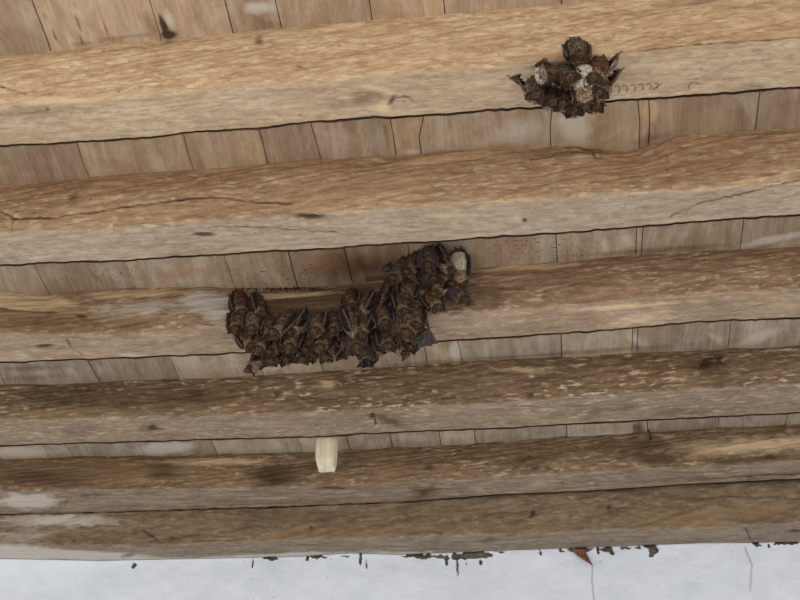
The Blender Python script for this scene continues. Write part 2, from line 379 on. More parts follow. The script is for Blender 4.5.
# ------------------------------------------------------------------ ceiling planks
def plank_mat():
    s = NT('ceiling_plank_wood')
    st = s.noise((48, 4.0, 10), 1, 6, 0.7, 0.4)
    st2 = s.noise((260, 9, 10), 1, 3, 0.6, 0.2)
    blot = s.noise((14, 9, 5), 1, 7, 0.75, 0.5)
    g = s.math('ADD', s.math('MULTIPLY', st, 0.34), s.math('MULTIPLY', st2, 0.16))
    g = s.math('ADD', g, s.math('MULTIPLY', blot, 0.50))
    c1 = s.ramp(g, [(0.36, srgb(142, 119, 96)), (0.5, srgb(174, 151, 127)), (0.64, srgb(202, 183, 161))])
    c2 = s.ramp(g, [(0.36, srgb(130, 118, 104)), (0.5, srgb(160, 149, 136)), (0.64, srgb(188, 179, 168))])
    c = s.mix(s.attr('grey'), c1, c2)
    tint = s.attr('tint')
    c = s.mix(1.0, c, s.ramp(tint, [(0, (0.80, 0.78, 0.78)), (0.5, (1, 1, 1)), (1, (1.14, 1.10, 1.05))]), 'MULTIPLY')
    lw = s.noise((22, 9, 9), 1, 6, 0.7, 1.2, (3, 1, 0))
    def m(att, lo, hi, k=1.0):
        v = s.math('ADD', s.attr(att), s.math('MULTIPLY', s.math('SUBTRACT', lw, 0.5), k))
        return s.math('MULTIPLY', s.ramp(v, [(lo, 0.0), (hi, 1.0)]), s.ramp(s.attr(att), [(0.02, 0.0), (0.2, 1.0)]))
    wash = s.ramp(s.noise((16, 3, 5), 1, 6, 0.72, 1.5, (1, 4, 2)), [(0.50, 0.0), (0.68, 0.6)])
    c = s.mix(wash, c, srgb(198, 190, 180))
    c = s.mix(s.math('MULTIPLY', m('orange', 0.2, 0.9), 0.8), c, srgb(160, 124, 92))
    c = s.mix(s.math('MULTIPLY', m('brown', 0.2, 0.9), 0.85), c, srgb(84, 58, 42))
    c = s.mix(s.math('MULTIPLY', m('pale', 0.3, 0.8, .5), 0.8), c, srgb(214, 184, 148))
    c = s.mix(s.math('MULTIPLY', m('white', 0.3, 0.8), 0.8), c, srgb(206, 198, 190))
    sp = s.noise((230, 230, 100), 1, 0, 0.4)
    c = s.mix(s.math('MULTIPLY', s.ramp(sp, [(0.70, 0.0), (0.73, 1.0)]), s.attr('speck')), c, srgb(50, 38, 30))
    c = s.mix(s.math('MULTIPLY', m('dark', 0.3, 0.75, 0.4), 0.9), c, srgb(46, 36, 30))
    c = s.mix(s.ramp(s.attr('crack'), [(0.15, 0.0), (0.85, 0.85)]), c, srgb(66, 48, 38))
    return s.finish(c, 0.85, st2, 0.3, 0.002)
MAT_PLANK = plank_mat()
YR = [at_z(400, y, H)[1] for y in (18, 140, 262, 364, 441)]
JO = [  # joints followed from gap to gap (x in px at the five gap rows)
 [None, -330, -215, -120, -45], [None, -215, -125, -50, 0], [None, -110, -40, 5, 50], [-60, -14, 43, 98, 143], [20, 60, None, 137, None], [48, 82, 132, 178, 215],
 [160, 188, 230, 262, 300], [232, 264, 292, 322, 348], [281, 317, 348, 373, 391], [372, 394, 410, None, 440], [445, 419, 438, 462, 475],
 [562, 550, 557, 562, 567], [628, 640, 636, 632, 634], [645, 650, 642, 637, 648], [772, 757, 741, 728, 718], [880, 868, 845, 815, 785],
 [None, 960, 930, 900, 870], [None, 1060, 1020, 985, 955]]
JO.pop(4)
joints = []
for j in JO:
    pts = []
    for r_, x in enumerate(j):
        if x is None: continue
        row = (18, 140, 262, 364, 441)[r_]; 
        # gap rows follow the tilt of the beams
        slope = (-0.070, -0.066, -0.060, -0.052, -0.045)[r_]
        P = at_z(x, row + slope * (x - 400), H); pts.append((P[1], P[0]))
    pts.sort(); joints.append(pts)
def joint_x(pts, Y):
    ys = [p[0] for p in pts]; xs = [p[1] for p in pts]
    k = np.polyfit(ys, xs, 1); k0 = k[0] * 0.5
    v = np.interp(Y, ys, xs)
    return v + np.where(Y < ys[0], (Y - ys[0]) * k0, 0) + np.where(Y > ys[-1], (Y - ys[-1]) * k0, 0)
YP = np.concatenate([np.array([-1.6, -0.6, 0.3, 0.9]), np.arange(1.1, 2.6, 0.007), [2.85]])
# plain outer planks carry on beyond the frame
JX = [joint_x(p, YP) for p in joints]
while JX[0].mean() > X0 + 0.15: JX.insert(0, JX[0] - 0.19)
while JX[-1].mean() < X1 - 0.15: JX.append(JX[-1] + 0.19)
PM = [('white',575,118,16,22,0,1.3),('white',515,130,34,16,-10,.7),('pale',652,110,7,12,0,1.5),('brown',360,268,50,18,-5,.9),('orange',345,262,60,12,-5,1.0),('orange',500,250,40,16,-5,.6),
      ('brown',375,280,30,7,-5,1.0),('orange',150,180,60,5,-3,.7),('orange',120,165,50,6,10,.5),('orange',100,32,60,6,30,.5),('dark',163,25,3.5,13,-22,1.1),('dark',168,35,9,4,0,1.2),
      ('white',170,20,5,12,-30,.9),('brown',150,25,10,18,-25,.5),('white',262,8,20,8,0,.9),('brown',270,25,12,6,0,.6),('brown',120,38,60,3,-8,.6),('orange',340,165,60,4,-3,.6),
      ('orange',185,273,60,6,-3,.6),('white',605,245,6,10,0,.8),('white',628,242,7,8,0,.8),('white',770,240,40,4,-12,1.0),('orange',690,243,50,8,-5,.4),('white',455,352,5,10,0,1.2),
      ('white',760,337,30,6,-20,.8),('white',640,340,14,8,30,.7),('white',715,338,12,5,30,.7),('white',20,452,40,6,0,1.0),('white',165,448,28,6,-5,1.2),('white',410,438,30,6,0,.5),
      ('white',440,155,0.1,0.1,0,0),('white',35,268,60,12,10,.3),('white',110,275,50,12,20,.4),('brown',640,430,8,8,0,1.1),('brown',700,432,40,6,-5,.5),('white',598,437,36,7,-4,.8),
      ('brown',30,368,60,3,-2,.5),('brown',450,152,60,3,-2,.5),('orange',500,148,22,5,-2,.9),('brown',700,136,100,3,-4,.5),('brown',655,138,30,5,-15,.6),('white',412,152,10,4,0,.8),
      ('white',272,368,20,4,-8,.7),('brown',540,355,200,2.5,-4,.6),('brown',660,250,90,3,-4,.7),('white',540,438,30,5,-4,.4),('white',480,434,60,4,-4,.4),('brown',25,378,80,3,-3,.4)]
PC = [([(28,-12),(36,0),(60,46)],.7,1.0),([(73,2),(79,25),(82,45)],.9,1.0),([(103,18),(109,45)],.8,.7)]
rnd = random.Random(5)
ceil = tag(empty('ceiling', (0, 1.2, H)), kind='structure')
for k in range(len(JX) - 1):
    xa, xb = JX[k] + 0.0008, JX[k + 1] - 0.0008
    nx = max(3, int((xb - xa).mean() / 0.0045)); ny = len(YP)
    dz = rnd.uniform(-0.0015, 0.0015) + 0.0
    tt = np.linspace(0, 1, nx)
    Xg = xa[:, None] + (xb - xa)[:, None] * tt[None]; Yg = np.repeat(YP[:, None], nx, 1)
    Zg = H + dz + 0.0012 * fbm(Xg * 9, Yg * 2.2, k + 3) + 0.0015 * (2 * np.abs(tt[None] - .5)) ** 4
    B = np.stack([Xg, Yg, Zg], -1); Tp = B.copy(); Tp[..., 2] = H + 0.022
    V = np.concatenate([B.reshape(-1, 3), Tp.reshape(-1, 3)]); N = nx * ny
    id_ = np.arange(N).reshape(ny, nx)
    fq = np.stack([id_[:-1, :-1], id_[1:, :-1], id_[1:, 1:], id_[:-1, 1:]], -1).reshape(-1, 4).tolist()
    ring = list(id_[0, :]) + list(id_[1:, -1]) + list(id_[-1, -2::-1]) + list(id_[-2:0:-1, 0])
    for a, b in zip(ring, ring[1:] + ring[:1]): fq.append((a, b, b + N, a + N))
    o = mesh_obj('plank', V - np.array([0, 1.2, H]), fq, MAT_PLANK, parent=ceil, smooth=False)
    px, py = project(V); mk, gr = eval_marks(px, py, PM, PC, 91)
    for q in KALL: set_attr(o, q, mk[q])
    set_attr(o, 'tint', np.full(len(V), rnd.uniform(0.0, 1.0)))
    gy = np.clip((V[:, 1] - 1.5) / 0.9, 0, 1) * 0.8 + rnd.uniform(-0.15, 0.25)
    set_attr(o, 'grey', np.clip(gy, 0, 1))
    sp = np.exp(-((px - 545) / 75) ** 2 - ((py - 246) / 16) ** 2) + 0.8 * np.exp(-((px - 120) / 60) ** 2 - ((py - 268) / 14) ** 2)
    sp += 0.9 * np.exp(-((px - 300) / 90) ** 2 - ((py - 275) / 14) ** 2)
    set_attr(o, 'speck', np.clip(sp, 0, 1))
MAT_DARK = NT('dark_backing'); MAT_DARK = MAT_DARK.finish(MAT_DARK.ramp(MAT_DARK.noise((3, 20, 3)), [(0.3, srgb(40, 32, 26)), (0.7, srgb(66, 54, 44))]))
def box(name, lo, hi, mat, parent=None, loc=None):
    (x0, y0, z0), (x1, y1, z1) = lo, hi
    v = [(x0,y0,z0),(x1,y0,z0),(x1,y1,z0),(x0,y1,z0),(x0,y0,z1),(x1,y0,z1),(x1,y1,z1),(x0,y1,z1)]
    f = [(0,3,2,1),(4,5,6,7),(0,1,5,4),(1,2,6,5),(2,3,7,6),(3,0,4,7)]
    return mesh_obj(name, v, f, mat, parent=parent, loc=loc or (0, 0, 0), smooth=False)
box('light_block_slab', (X0, -2.8, 0.0225), (X1, 1.65, 0.045), MAT_DARK, parent=ceil).location = (0, 0, 0)  # unseen slab added above the planks to stop light leaking through

# ------------------------------------------------------------------ white wall
g6 = GEO[5]; Z6 = g6['Zb']
kx = np.polyfit(XS[(XS > -0.9) & (XS < 0.7)], g6['Yb'][(XS > -0.9) & (XS < 0.7)], 1)
s = NT('white_plaster')
n1 = s.noise((9, 9, 9), 1, 5, 0.6); n2 = s.noise((50, 50, 50), 1, 4, 0.6); n3 = s.noise((3, 3, 3), 1, 3)
c = s.ramp(n1, [(0.3, srgb(212, 221, 234)), (0.6, srgb(226, 234, 245))])
c = s.mix(s.math('MULTIPLY', s.ramp(s.noise((120, 120, 90), 1, 2, .5), [(0.70, 0.0), (0.76, 1.0)]), 0.5), c, srgb(150, 148, 145))
chip = s.math('ADD', s.attr('chip'), s.math('MULTIPLY', s.math('SUBTRACT', n2, 0.5), 0.4))
c = s.mix(s.ramp(chip, [(0.40, 0.0), (0.52, 1.0)]), c, s.ramp(n2, [(0.3, srgb(62, 56, 50)), (0.7, srgb(120, 110, 100))]))
c = s.mix(s.math('MULTIPLY', s.attr('hair'), 0.7), c, srgb(140, 134, 126))
MAT_WALL = s.finish(c, 0.9, s.math('ADD', n1, s.math('MULTIPLY', n2, 0.4)), 0.35, 0.004)
xw = np.concatenate([np.arange(X0, -1.0, 0.05), np.arange(-1.0, 0.9, 0.0025), np.arange(0.9, X1 + 0.01, 0.05)])
zw = Z6 - np.concatenate([[-0.03, -0.003, 0.0], np.arange(0.0015, 0.19, 0.0025), [0.3, 0.6, 1.0, 1.7, 2.4, Z6 - 0.0]])
zw = np.array([z for z in zw if z >= 0] + ([0.0] if zw.min() > 0 else []))
res = np.interp(xw, XS, g6['Yb']) - np.polyval(kx, xw)
XX, ZZ = np.meshgrid(xw, zw); depth = Z6 - ZZ
YY = np.polyval(kx, XX) + res[None] * np.exp(-depth / 0.10) - 0.0005
YY[0] = np.interp(xw, XS, g6['Yb']) + 0.005; YY[1] = np.interp(xw, XS, g6['Yb']) + 0.004
YY += 0.0018 * fbm(XX * 7, ZZ * 7, 3) * np.clip(depth / 0.02, 0, 1) + 0.001 * fbm(XX * 30, ZZ * 30, 8) * np.clip(depth / 0.01, 0, 1)
P = np.stack([XX, YY, ZZ], -1).reshape(-1, 3); px, py = project(P)
CH = [(426,556,10,2.2),(446.5,559,1.6,6),(457.5,565,.9,9),(463,556,9,3.2),(474,554.5,12,4),(486,554,7,3),(481,562,1.5,2.4),(466,563,1,1.2),(253,564,1.1,5),(270,558,7,1.6),
      (360.5,558,1.1,6),(366.5,565,.8,3),(345,556,5,1),(607,549,7,2.4),(612,551,2,3),(626,547.5,6,1.4),(653,550,4.5,4),(651,554,2,3),(650,546,6,2),(757,544,4,1.3),(769.5,545.5,1.2,3),
      (788,543,11,1.4),(540,552,1,3),(585,550,1,4),(598,550,1.4,3),(580,549,12,2),(562,550,3,1.2),(52,559,4,2),(3,562,2,6),(134,565,3,2.5),(90,556,10,1.5),(71,587,1.4,3),(308,558,2,2.5),(320,556.5,10,1),
      (410,555,8,1.2),(438,556,7,1.5),(454,556,3,3),(500,551.5,5,1),(638,547.5,3,2),(777,543.6,3,1.2)]
chip = np.zeros(len(P))
wx = px + 1.2 * fbm(px / 4, py / 4, 5, 3); wy = py + 1.2 * fbm(px / 4, py / 4, 9, 3)
for cx, cy, rx, ry in CH: chip = np.maximum(chip, np.clip(1.5 - 1.0 * np.hypot((wx - cx) / rx, (wy - cy) / ry), 0, 1))
hair = np.zeros(len(P))
for pts in ([(592.5, 565), (592, 580), (594, 600)], [(457.5, 560), (457.5, 576)], [(745, 548), (752, 565), (750, 590)], [(366, 560), (367, 568)]):
    hair = np.maximum(hair, np.exp(-(seg_dist(px, py, pts) / 0.8) ** 2))
P[:, 1] += 0.006 * np.clip((chip - .35) * 4, 0, 1)
id_ = np.arange(len(P)).reshape(XX.shape)
fq = np.stack([id_[:-1, :-1], id_[1:, :-1], id_[1:, 1:], id_[:-1, 1:]], -1).reshape(-1, 4)
yb_ = float(np.polyval(kx, 0)) + 0.25
nP = len(P); hz = zw[0]
# thick wall: back and top faces
extra = np.array([[X0, yb_ + .3, 0], [X1, yb_ + .3, 0], [X1, yb_ + .3, hz], [X0, yb_ + .3, hz]])
P2 = np.concatenate([P, extra]); r0, r1 = id_[0], id_[-1]
ff = fq.tolist() + [(nP + 1, nP, nP + 3, nP + 2), tuple(list(r0) + [nP + 2, nP + 3]), tuple(list(r1[::-1]) + [nP, nP + 1]),
     tuple(list(id_[:, 0]) + [nP, nP + 3]), tuple(list(id_[::-1, -1]) + [nP + 2, nP + 1])]
wall = mesh_obj('wall_back', P2, ff, MAT_WALL, smooth=False); tag(wall, kind='structure')
set_attr(wall, 'chip', np.concatenate([chip, np.zeros(4)])); set_attr(wall, 'hair', np.concatenate([hair, np.zeros(4)]))

# floor (out of view, carries the room and bounces the daylight)
s = NT('stone_floor'); MAT_FLOOR = s.finish(s.ramp(s.noise((4, 4, 4)), [(0.3, srgb(150, 142, 130)), (0.7, srgb(182, 174, 160))]), 0.8)
tag(box('floor', (-3, -3.2, -0.1), (3, 3.2, 0), MAT_FLOOR), kind='structure')

# ------------------------------------------------------------------ pale wooden block
s = NT('fresh_pine'); gn = s.noise((130, 40, 6), 1, 4, .5, .6)
MAT_PINE = s.finish(s.ramp(gn, [(0.3, srgb(196, 185, 156)), (0.55, srgb(220, 212, 186)), (0.75, srgb(234, 228, 206))]), 0.6, gn, 0.2)
Yf = float(np.interp(-0.2, XS, GEO[3]['Yb'])) + 0.012
p0 = at_y(314.5, 463, Yf); p1 = at_y(334, 463, Yf); pb = at_z(325, 471.5, p0[2])
dep = max(0.03, min(0.06, pb[1] - Yf)); gapd = float(np.interp(p0[0], XS, GEO[4]['Yc'])) - Yf
dep = min(dep, gapd - 0.004) if gapd > 0.03 else dep
print('block', p0, p1, dep, gapd)
bm = bmesh.new()
xa, xb = p0[0], p1[0]; zb = (p0[2] + p1[2]) / 2 ; c_ = 0.004
lay = [(0.000, H + 0.001 - zb), ]
def rect(z, ix0, ix1, iy0, iy1): return [bm.verts.new((xa + ix0, Yf + iy0, z)), bm.verts.new((xb - ix1, Yf + iy0, z)), bm.verts.new((xb - ix1, Yf + dep - iy1, z)), bm.verts.new((xa + ix0, Yf + dep - iy1, z))]
L = [rect(zb - 0.003, .006, .002, .005, .002), rect(zb + 0.012, .001, .0, .0, 0), rect(zb + 0.035, 0, -.001, 0, 0), rect(H + 0.0005, .0, .0, 0, 0)]
for A, B_ in zip(L[:-1], L[1:]):
    for q in range(4): bm.faces.new((A[q], A[(q + 1) % 4], B_[(q + 1) % 4], B_[q]))
bm.faces.new(L[0][::-1]); bm.faces.new(L[-1])
bmesh.ops.bevel(bm, geom=[e for e in bm.edges], offset=0.0012, segments=2, affect='EDGES')
me = bpy.data.meshes.new('wooden_block'); bm.to_mesh(me); me.materials.append(MAT_PINE)
o = bpy.data.objects.new('wooden_block', me); COL.objects.link(o)
tag(o, 'pale fresh-sawn wooden block standing out in front of the dark-stained fifth beam from the top', 'wood block')

# ------------------------------------------------------------------ rusty nail and torn splinter
def tube(P, R, seg=6):
    """verts, faces of a tapering tube through points P"""
    V = []; Fc = []
    P = [Vector(p) for p in P]
    for k, p in enumerate(P):
        t = (P[min(k + 1, len(P) - 1)] - P[max(k - 1, 0)]).normalized()
        a = t.orthogonal().normalized() if k == 0 else (a - t * a.dot(t)).normalized()
        b = t.cross(a); r = R[k] if isinstance(R, (list, tuple)) else R
        for q in range(seg):
            an = 2 * math.pi * q / seg; V.append(tuple(p + (a * math.cos(an) + b * math.sin(an)) * r))
    for k in range(len(P) - 1):
        for q in range(seg): Fc.append((k * seg + q, k * seg + (q + 1) % seg, (k + 1) * seg + (q + 1) % seg, (k + 1) * seg + q))
    Fc.append(tuple(range(seg))[::-1]); Fc.append(tuple((len(P) - 1) * seg + q for q in range(seg)))
    return V, Fc
s = NT('rusty_iron'); MAT_RUST = s.finish(s.ramp(s.noise((200, 200, 200)), [(0.3, srgb(34, 26, 24)), (0.7, srgb(74, 50, 38))]), 0.7)
Yn = float(np.interp(at_z(649, 430, H)[0], XS, GEO[4]['Yc'])) - 0.008
n0 = at_y(646.5, 422.5, Yn); n1_ = at_y(650.5, 438.5, Yn)
v, f = tube([n0, n0 * .5 + n1_ * .5 + np.array([.0008, 0, 0]), n1_], [0.0016, 0.0014, 0.0012], 8)
v2, f2 = tube([n1_, n1_ + np.array([0, 0, -0.0015])], 0.0032, 10)
nl = mesh_obj('nail', v + v2, f + [tuple(i + len(v) for i in q) for q in f2], MAT_RUST, loc=tuple(n0))
tag(nl, 'dark rusty nail in the narrow gap above the lower beams, right of centre', 'nail')

s = NT('torn_wood'); MAT_TORN = s.finish(s.ramp(s.noise((150, 60, 60)), [(0.35, srgb(92, 62, 44)), (0.65, srgb(150, 108, 82))]), 0.8)
q = [(570.5, 549), (577, 549), (584, 549.5), (588.5, 557), (593, 565.5), (586, 561), (578, 555.5)]
Yp = float(np.polyval(kx, at_z(580, 549, Z6)[0]))
A = [at_y(x, y, Yp - 0.006 - 0.010 * (y - 549) / 16) for x, y in q]; B_ = [a + np.array([0, .003 if k < 3 or k == 6 else .0015, 0]) for k, a in enumerate(A)]
for a in A[:3] + B_[:3]: a[2] = min(a[2], Z6 + .0005)
v = A + B_; n_ = len(A)
f = [tuple(range(n_))[::-1], tuple(range(n_, 2 * n_))] + [(k, (k + 1) % n_, n_ + (k + 1) % n_, n_ + k) for k in range(n_)]
sp = mesh_obj('wood_splinter', v, f, MAT_TORN, smooth=False, loc=tuple(A[1]))
tag(sp, 'reddish brown wood splinter poking down in front of the white wall top', 'splinter')

# faint looped pencil scribble on the topmost beam (part of that beam)
s = NT('pencil_line'); MAT_PENCIL = s.finish(srgb(122, 104, 86), 0.9)
g1 = GEO[0]; vv = []; fc = []
def scr(pts):
    Q = [at_z(x, y, g1['Zb'] - 0.0018) for x, y in pts]
    v, f = tube(Q, 0.0007, 5); off = len(vv); vv.extend(v); fc.extend([tuple(i + off for i in t) for t in f])
rs = random.Random(3)
for k, x in enumerate([601, 609, 617, 625, 633, 641, 649, 656]):
    y = 91 - k * 0.75; r_ = 4.2 - k * 0.2
    scr([(x + r_ * math.cos(a) * .8, y + r_ * math.sin(a)) for a in [math.pi * (1.2 + 1.1 * t / 6) for t in range(7)]] + [(x + r_ * .3, y + r_ * .9)])
scr([(653, 90), (662, 83)]); scr([(690, 90), (688, 86), (692, 82), (699, 84)])
bo = BEAMS[0].location
mesh_obj('pencil_scribble', np.array(vv) - np.array(bo), fc, MAT_PENCIL, parent=BEAMS[0])

# droppings and insect frass along the ledge above the long cluster
s = NT('droppings'); MAT_DROP = s.finish(srgb(44, 33, 27), 0.9)
rs = random.Random(12); vv = []; fc = []
for k in range(150):
    x = rs.choice([rs.uniform(236, 326), rs.uniform(236, 300)]); y = 290.5 - 0.02 * (x - 240) + rs.gauss(0, 1.1)
    P_ = at_y(x, y, float(np.interp(at_z(x, y, H)[0], XS, GEO[2]['Yc'])) - 0.006)
    d = Vector((rs.uniform(-1, 1), rs.uniform(-1, 1), rs.uniform(-1, 1))).normalized() * rs.uniform(.001, .0028)
    v, f = tube([Vector(P_) - d, Vector(P_), Vector(P_) + d], [.0005, .0011, .0004], 5)
    off = len(vv); vv.extend(v); fc.extend([tuple(i + off for i in t) for t in f])
bo = BEAMS[2].location
dr = mesh_obj('droppings', np.array(vv) - np.array(bo), fc, MAT_DROP, parent=BEAMS[2]); dr['kind'] = 'stuff'

# ------------------------------------------------------------------ bats
def fur(name, a, b, c):
    s = NT(name); n = s.noise((700, 700, 300), 1, 3, .6); n2 = s.noise((190, 190, 150), 1, 4, .7)
    g = s.math('ADD', s.math('MULTIPLY', n, .5), s.math('MULTIPLY', n2, .5))
    s.b.inputs['Sheen Weight'].default_value = 0.25; s.b.inputs['Sheen Roughness'].default_value = 0.4; s.b.inputs['Sheen Tint'].default_value = (*srgb(*c), 1)
    return s.finish(s.ramp(g, [(0.40, srgb(*a)), (0.5, srgb(*b)), (0.60, srgb(*c))]), 0.95, n, 0.8, 0.002)
FUR = [fur('bat_fur_brown', (26, 19, 15), (70, 54, 41), (122, 100, 78)), fur('bat_fur_grey_brown', (30, 24, 21), (76, 65, 56), (128, 112, 96)), fur('bat_fur_russet', (32, 21, 15), (82, 56, 40), (128, 98, 74))]
PALE = fur('bat_fur_pale_belly', (150, 138, 122), (196, 186, 170), (222, 214, 202))
BUFF = fur('bat_fur_buff', (74, 60, 48), (120, 102, 86), (168, 150, 130))
def skin(name, a, b, rough=.55):
    s = NT(name); n = s.noise((160, 160, 420), 1, 3, .6)
    return s.finish(s.ramp(n, [(0.35, srgb(*a)), (0.65, srgb(*b))]), rough, n, 0.5, 0.001)
RUFF = fur('bat_fur_ruff', (58, 47, 38), (120, 101, 81), (178, 157, 132))
WING = skin('bat_wing_membrane', (22, 18, 18), (54, 46, 46)); EAR = skin('bat_ear_skin', (34, 26, 22), (78, 62, 50)); FACE = skin('bat_face_skin', (44, 32, 25), (92, 70, 54))
BONE = skin('bat_forearm_skin', (54, 42, 38), (116, 96, 84))
s = NT('bat_eye'); EYE = s.finish(srgb(10, 8, 8), 0.15)
WINGG = skin('bat_wing_slate', (50, 45, 47), (92, 84, 86))

def bat_meshes(v):
    """v: dict of variant options; returns list of (name, mesh)"""
    rs = random.Random(v['seed']); out = []
    V = []; Fc = []; M = []
    # body path (y, z, r): feet at origin, crown down, muzzle towards -Y
    hd = v.get('head', 1.0)
    path = [(0, -.003, .0035), (0, -.008, .008), (-.001, -.017, .0128), (-.003, -.028, .0152), (-.005, -.038, .0156), (-.007, -.047, .0140), (-.009, -.053, .0112),
            (-.011 - .001 * hd, -.059, .0107), (-.014 - .002 * hd, -.0645, .0104), (-.017 - .003 * hd, -.0685, .0090), (-.0205 - .004 * hd, -.0705, .0066), (-.0235 - .005 * hd, -.072, .0046), (-.0255 - .005 * hd, -.0728, .0026)]
    seg = 16; n = len(path)
    for k, (y, z, r) in enumerate(path):
        y0, z0, _ = path[max(0, k - 1)]; y1, z1, _ = path[min(n - 1, k + 1)]
        ty, tz = y1 - y0, z1 - z0; L = math.hypot(ty, tz); ty, tz = ty / L, tz / L
        ny, nz = tz, -ty          # perpendicular in YZ plane
        for q in range(seg):
            a = 2 * math.pi * q / seg
            rr = r * (1 + rs.uniform(-.05, .05))
            V.append((rr * 1.12 * math.cos(a), y + ny * rr * .92 * math.sin(a), z + nz * rr * .92 * math.sin(a)))
    for k in range(n - 1):
        for q in range(seg):
            Fc.append((k * seg + q, k * seg + (q + 1) % seg, (k + 1) * seg + (q + 1) % seg, (k + 1) * seg + q))
            a = 2 * math.pi * (q + .5) / seg
            belly = math.sin(a) * (-1) > 0.15   # +Y side
            M.append(2 if k >= n - 4 else 4 if k >= n - 7 else (1 if (belly and 1 < k < 8) else 0))
    Fc.append(tuple(range(seg))[::-1]); M.append(0); Fc.append(tuple((n - 1) * seg + q for q in range(seg))); M.append(2)
    nb = len(Fc)
    # tufts of fur
    for k in range(420):
        fi = rs.randrange(0, (n - 3) * seg); f = Fc[fi]
        p = sum((Vector(V[i]) for i in f), Vector()) / 4; q = Vector(V[f[rs.randrange(4)]]); p = p.lerp(q, rs.random() * .8)
        nr = (Vector(V[f[1]]) - Vector(V[f[0]])).cross(Vector(V[f[3]]) - Vector(V[f[0]])).normalized()
        ctr = Vector((0, path[min(n - 1, fi // seg)][0], path[min(n - 1, fi // seg)][1]))
        if nr.dot(p - ctr) < 0: nr = -nr
        d = (nr * .8 + Vector((rs.uniform(-.4, .4), rs.uniform(-.4, .4), rs.uniform(-1.1, .1)))).normalized()
        s1 = d.orthogonal().normalized(); s2 = d.cross(s1); w = rs.uniform(.0007, .0013); h = rs.uniform(.0025, .0062)
        b = len(V); p = p - nr * .0006
        V += [tuple(p + s1 * w), tuple(p - s1 * w * .5 + s2 * w * .8), tuple(p - s1 * w * .5 - s2 * w * .8), tuple(p + d * h)]
        Fc += [(b, b + 1, b + 3), (b + 1, b + 2, b + 3), (b + 2, b, b + 3)]; M += [M[fi]] * 3
    def add(vf, mi):
        b = len(V); V.extend([tuple(p) for p in vf[0]]); Fc.extend([tuple(i + b for i in f) for f in vf[1]]); M.extend([mi] * len(vf[1]))
    # eyes, nostril pad, cheeks
    def ball(c, r, mi, sx=1, sy=1, sz=1):
        vs = []; fs = []
        for i in range(5):
            th = math.pi * (i + .0) / 4
            for j in range(8):
                ph = 2 * math.pi * j / 8; vs.append((c[0] + r * sx * math.sin(th) * math.cos(ph), c[1] + r * sy * math.sin(th) * math.sin(ph), c[2] + r * sz * math.cos(th)))
        for i in range(4):
            for j in range(8): fs.append((i * 8 + j, i * 8 + (j + 1) % 8, (i + 1) * 8 + (j + 1) % 8, (i + 1) * 8 + j))
        add((vs, fs), mi)
    for sx in (-1, 1):
        ball((sx * .0058, -.0215 - .004 * hd, -.0722), .0013, 3)
        ball((sx * .0024, -.0262 - .005 * hd, -.0715), .0019, 2)
        # legs and toes
        hip = (sx * .0065, .001, -.011); kn = (sx * .0085, -.002, -.005); an = (sx * .0055, .0, .002)
        add(tube([hip, kn, an], [.0026, .0016, .0012], 6), 2)
        for t in (-1, -.33, .33, 1):
            add(tube([an, (an[0] + t * .0018, an[1] + .0004, an[2] + .0025), (an[0] + t * .0025, an[1] + .002, an[2] + .0042)], [.0006, .0005, .0002], 4), 2)
    ball((0, -.0275 - .005 * hd, -.0728), .0015, 2, 1.2, .8, .8)
    add(tube([(-.0030, -.0255 - .005 * hd, -.0698), (0, -.0272 - .005 * hd, -.0692), (.0030, -.0255 - .005 * hd, -.0698)], [.0004, .0006, .0004], 4), 3)
    me = bpy.data.meshes.new('body'); me.from_pydata(V, [], Fc); 
    for m in (v['fur'], v['belly'], FACE, EYE, RUFF): me.materials.append(m)
    me.polygons.foreach_set('material_index', M); me.polygons.foreach_set('use_smooth', [k < nb for k in range(len(Fc))]); me.update()
    out.append(('body', me))
    # ears
    for sx in (-1, 1):
        EV = []; EF = []; rowsn = 7; cn = 7
        L = v.get('ear', .0138); ax = Vector((sx * .42, -.05, -.9)).normalized(); base = Vector((sx * .0068, -.013 - .003 * hd, -.0665))
        side = Vector((0.85, -.5 * sx, .35 * sx)); side = (side - ax * side.dot(ax)).normalized(); fw = ax.cross(side)
        if fw.y > 0: fw = -fw
        for layer in (0, 1):
            for i in range(rowsn):
                t = i / (rowsn - 1); wd = .0060 * (math.sin(math.pi * min(1, .22 + t * .78)) ** .7) * (1 - .12 * t) + .0003
                for j in range(cn):
                    u = 2 * j / (cn - 1) - 1
                    p = base + ax * (L * t) + side * (u * wd) + fw * ((u * u) * .0045 * (1 - t * .6) - .002 * t) - fw * (.0005 * layer)
                    EV.append(tuple(p))
        for layer in (0, 1):
            o_ = layer * rowsn * cn
            for i in range(rowsn - 1):
                for j in range(cn - 1):
                    f = (o_ + i * cn + j, o_ + i * cn + j + 1, o_ + (i + 1) * cn + j + 1, o_ + (i + 1) * cn + j); EF.append(f if layer else f[::-1])
        ringi = [j for j in range(cn)] + [i * cn + cn - 1 for i in range(1, rowsn)] + [(rowsn - 1) * cn + j for j in range(cn - 2, -1, -1)] + [i * cn for i in range(rowsn - 2, 0, -1)]
        for a, b in zip(ringi, ringi[1:] + ringi[:1]): EF.append((a, b, b + rowsn * cn, a + rowsn * cn))
        # tragus
        tv, tf = tube([base + fw * .001, base + ax * .004 + fw * .002, base + ax * .0075 + fw * .002], [.0011, .0009, .0003], 5)
        b = len(EV); EV += tv; EF += [tuple(i + b for i in f) for f in tf]
        me = bpy.data.meshes.new('ear'); me.from_pydata(EV, [], EF); me.materials.append(EAR); me.polygons.foreach_set('use_smooth', [True] * len(EF)); me.update()
        out.append(('ear', me))
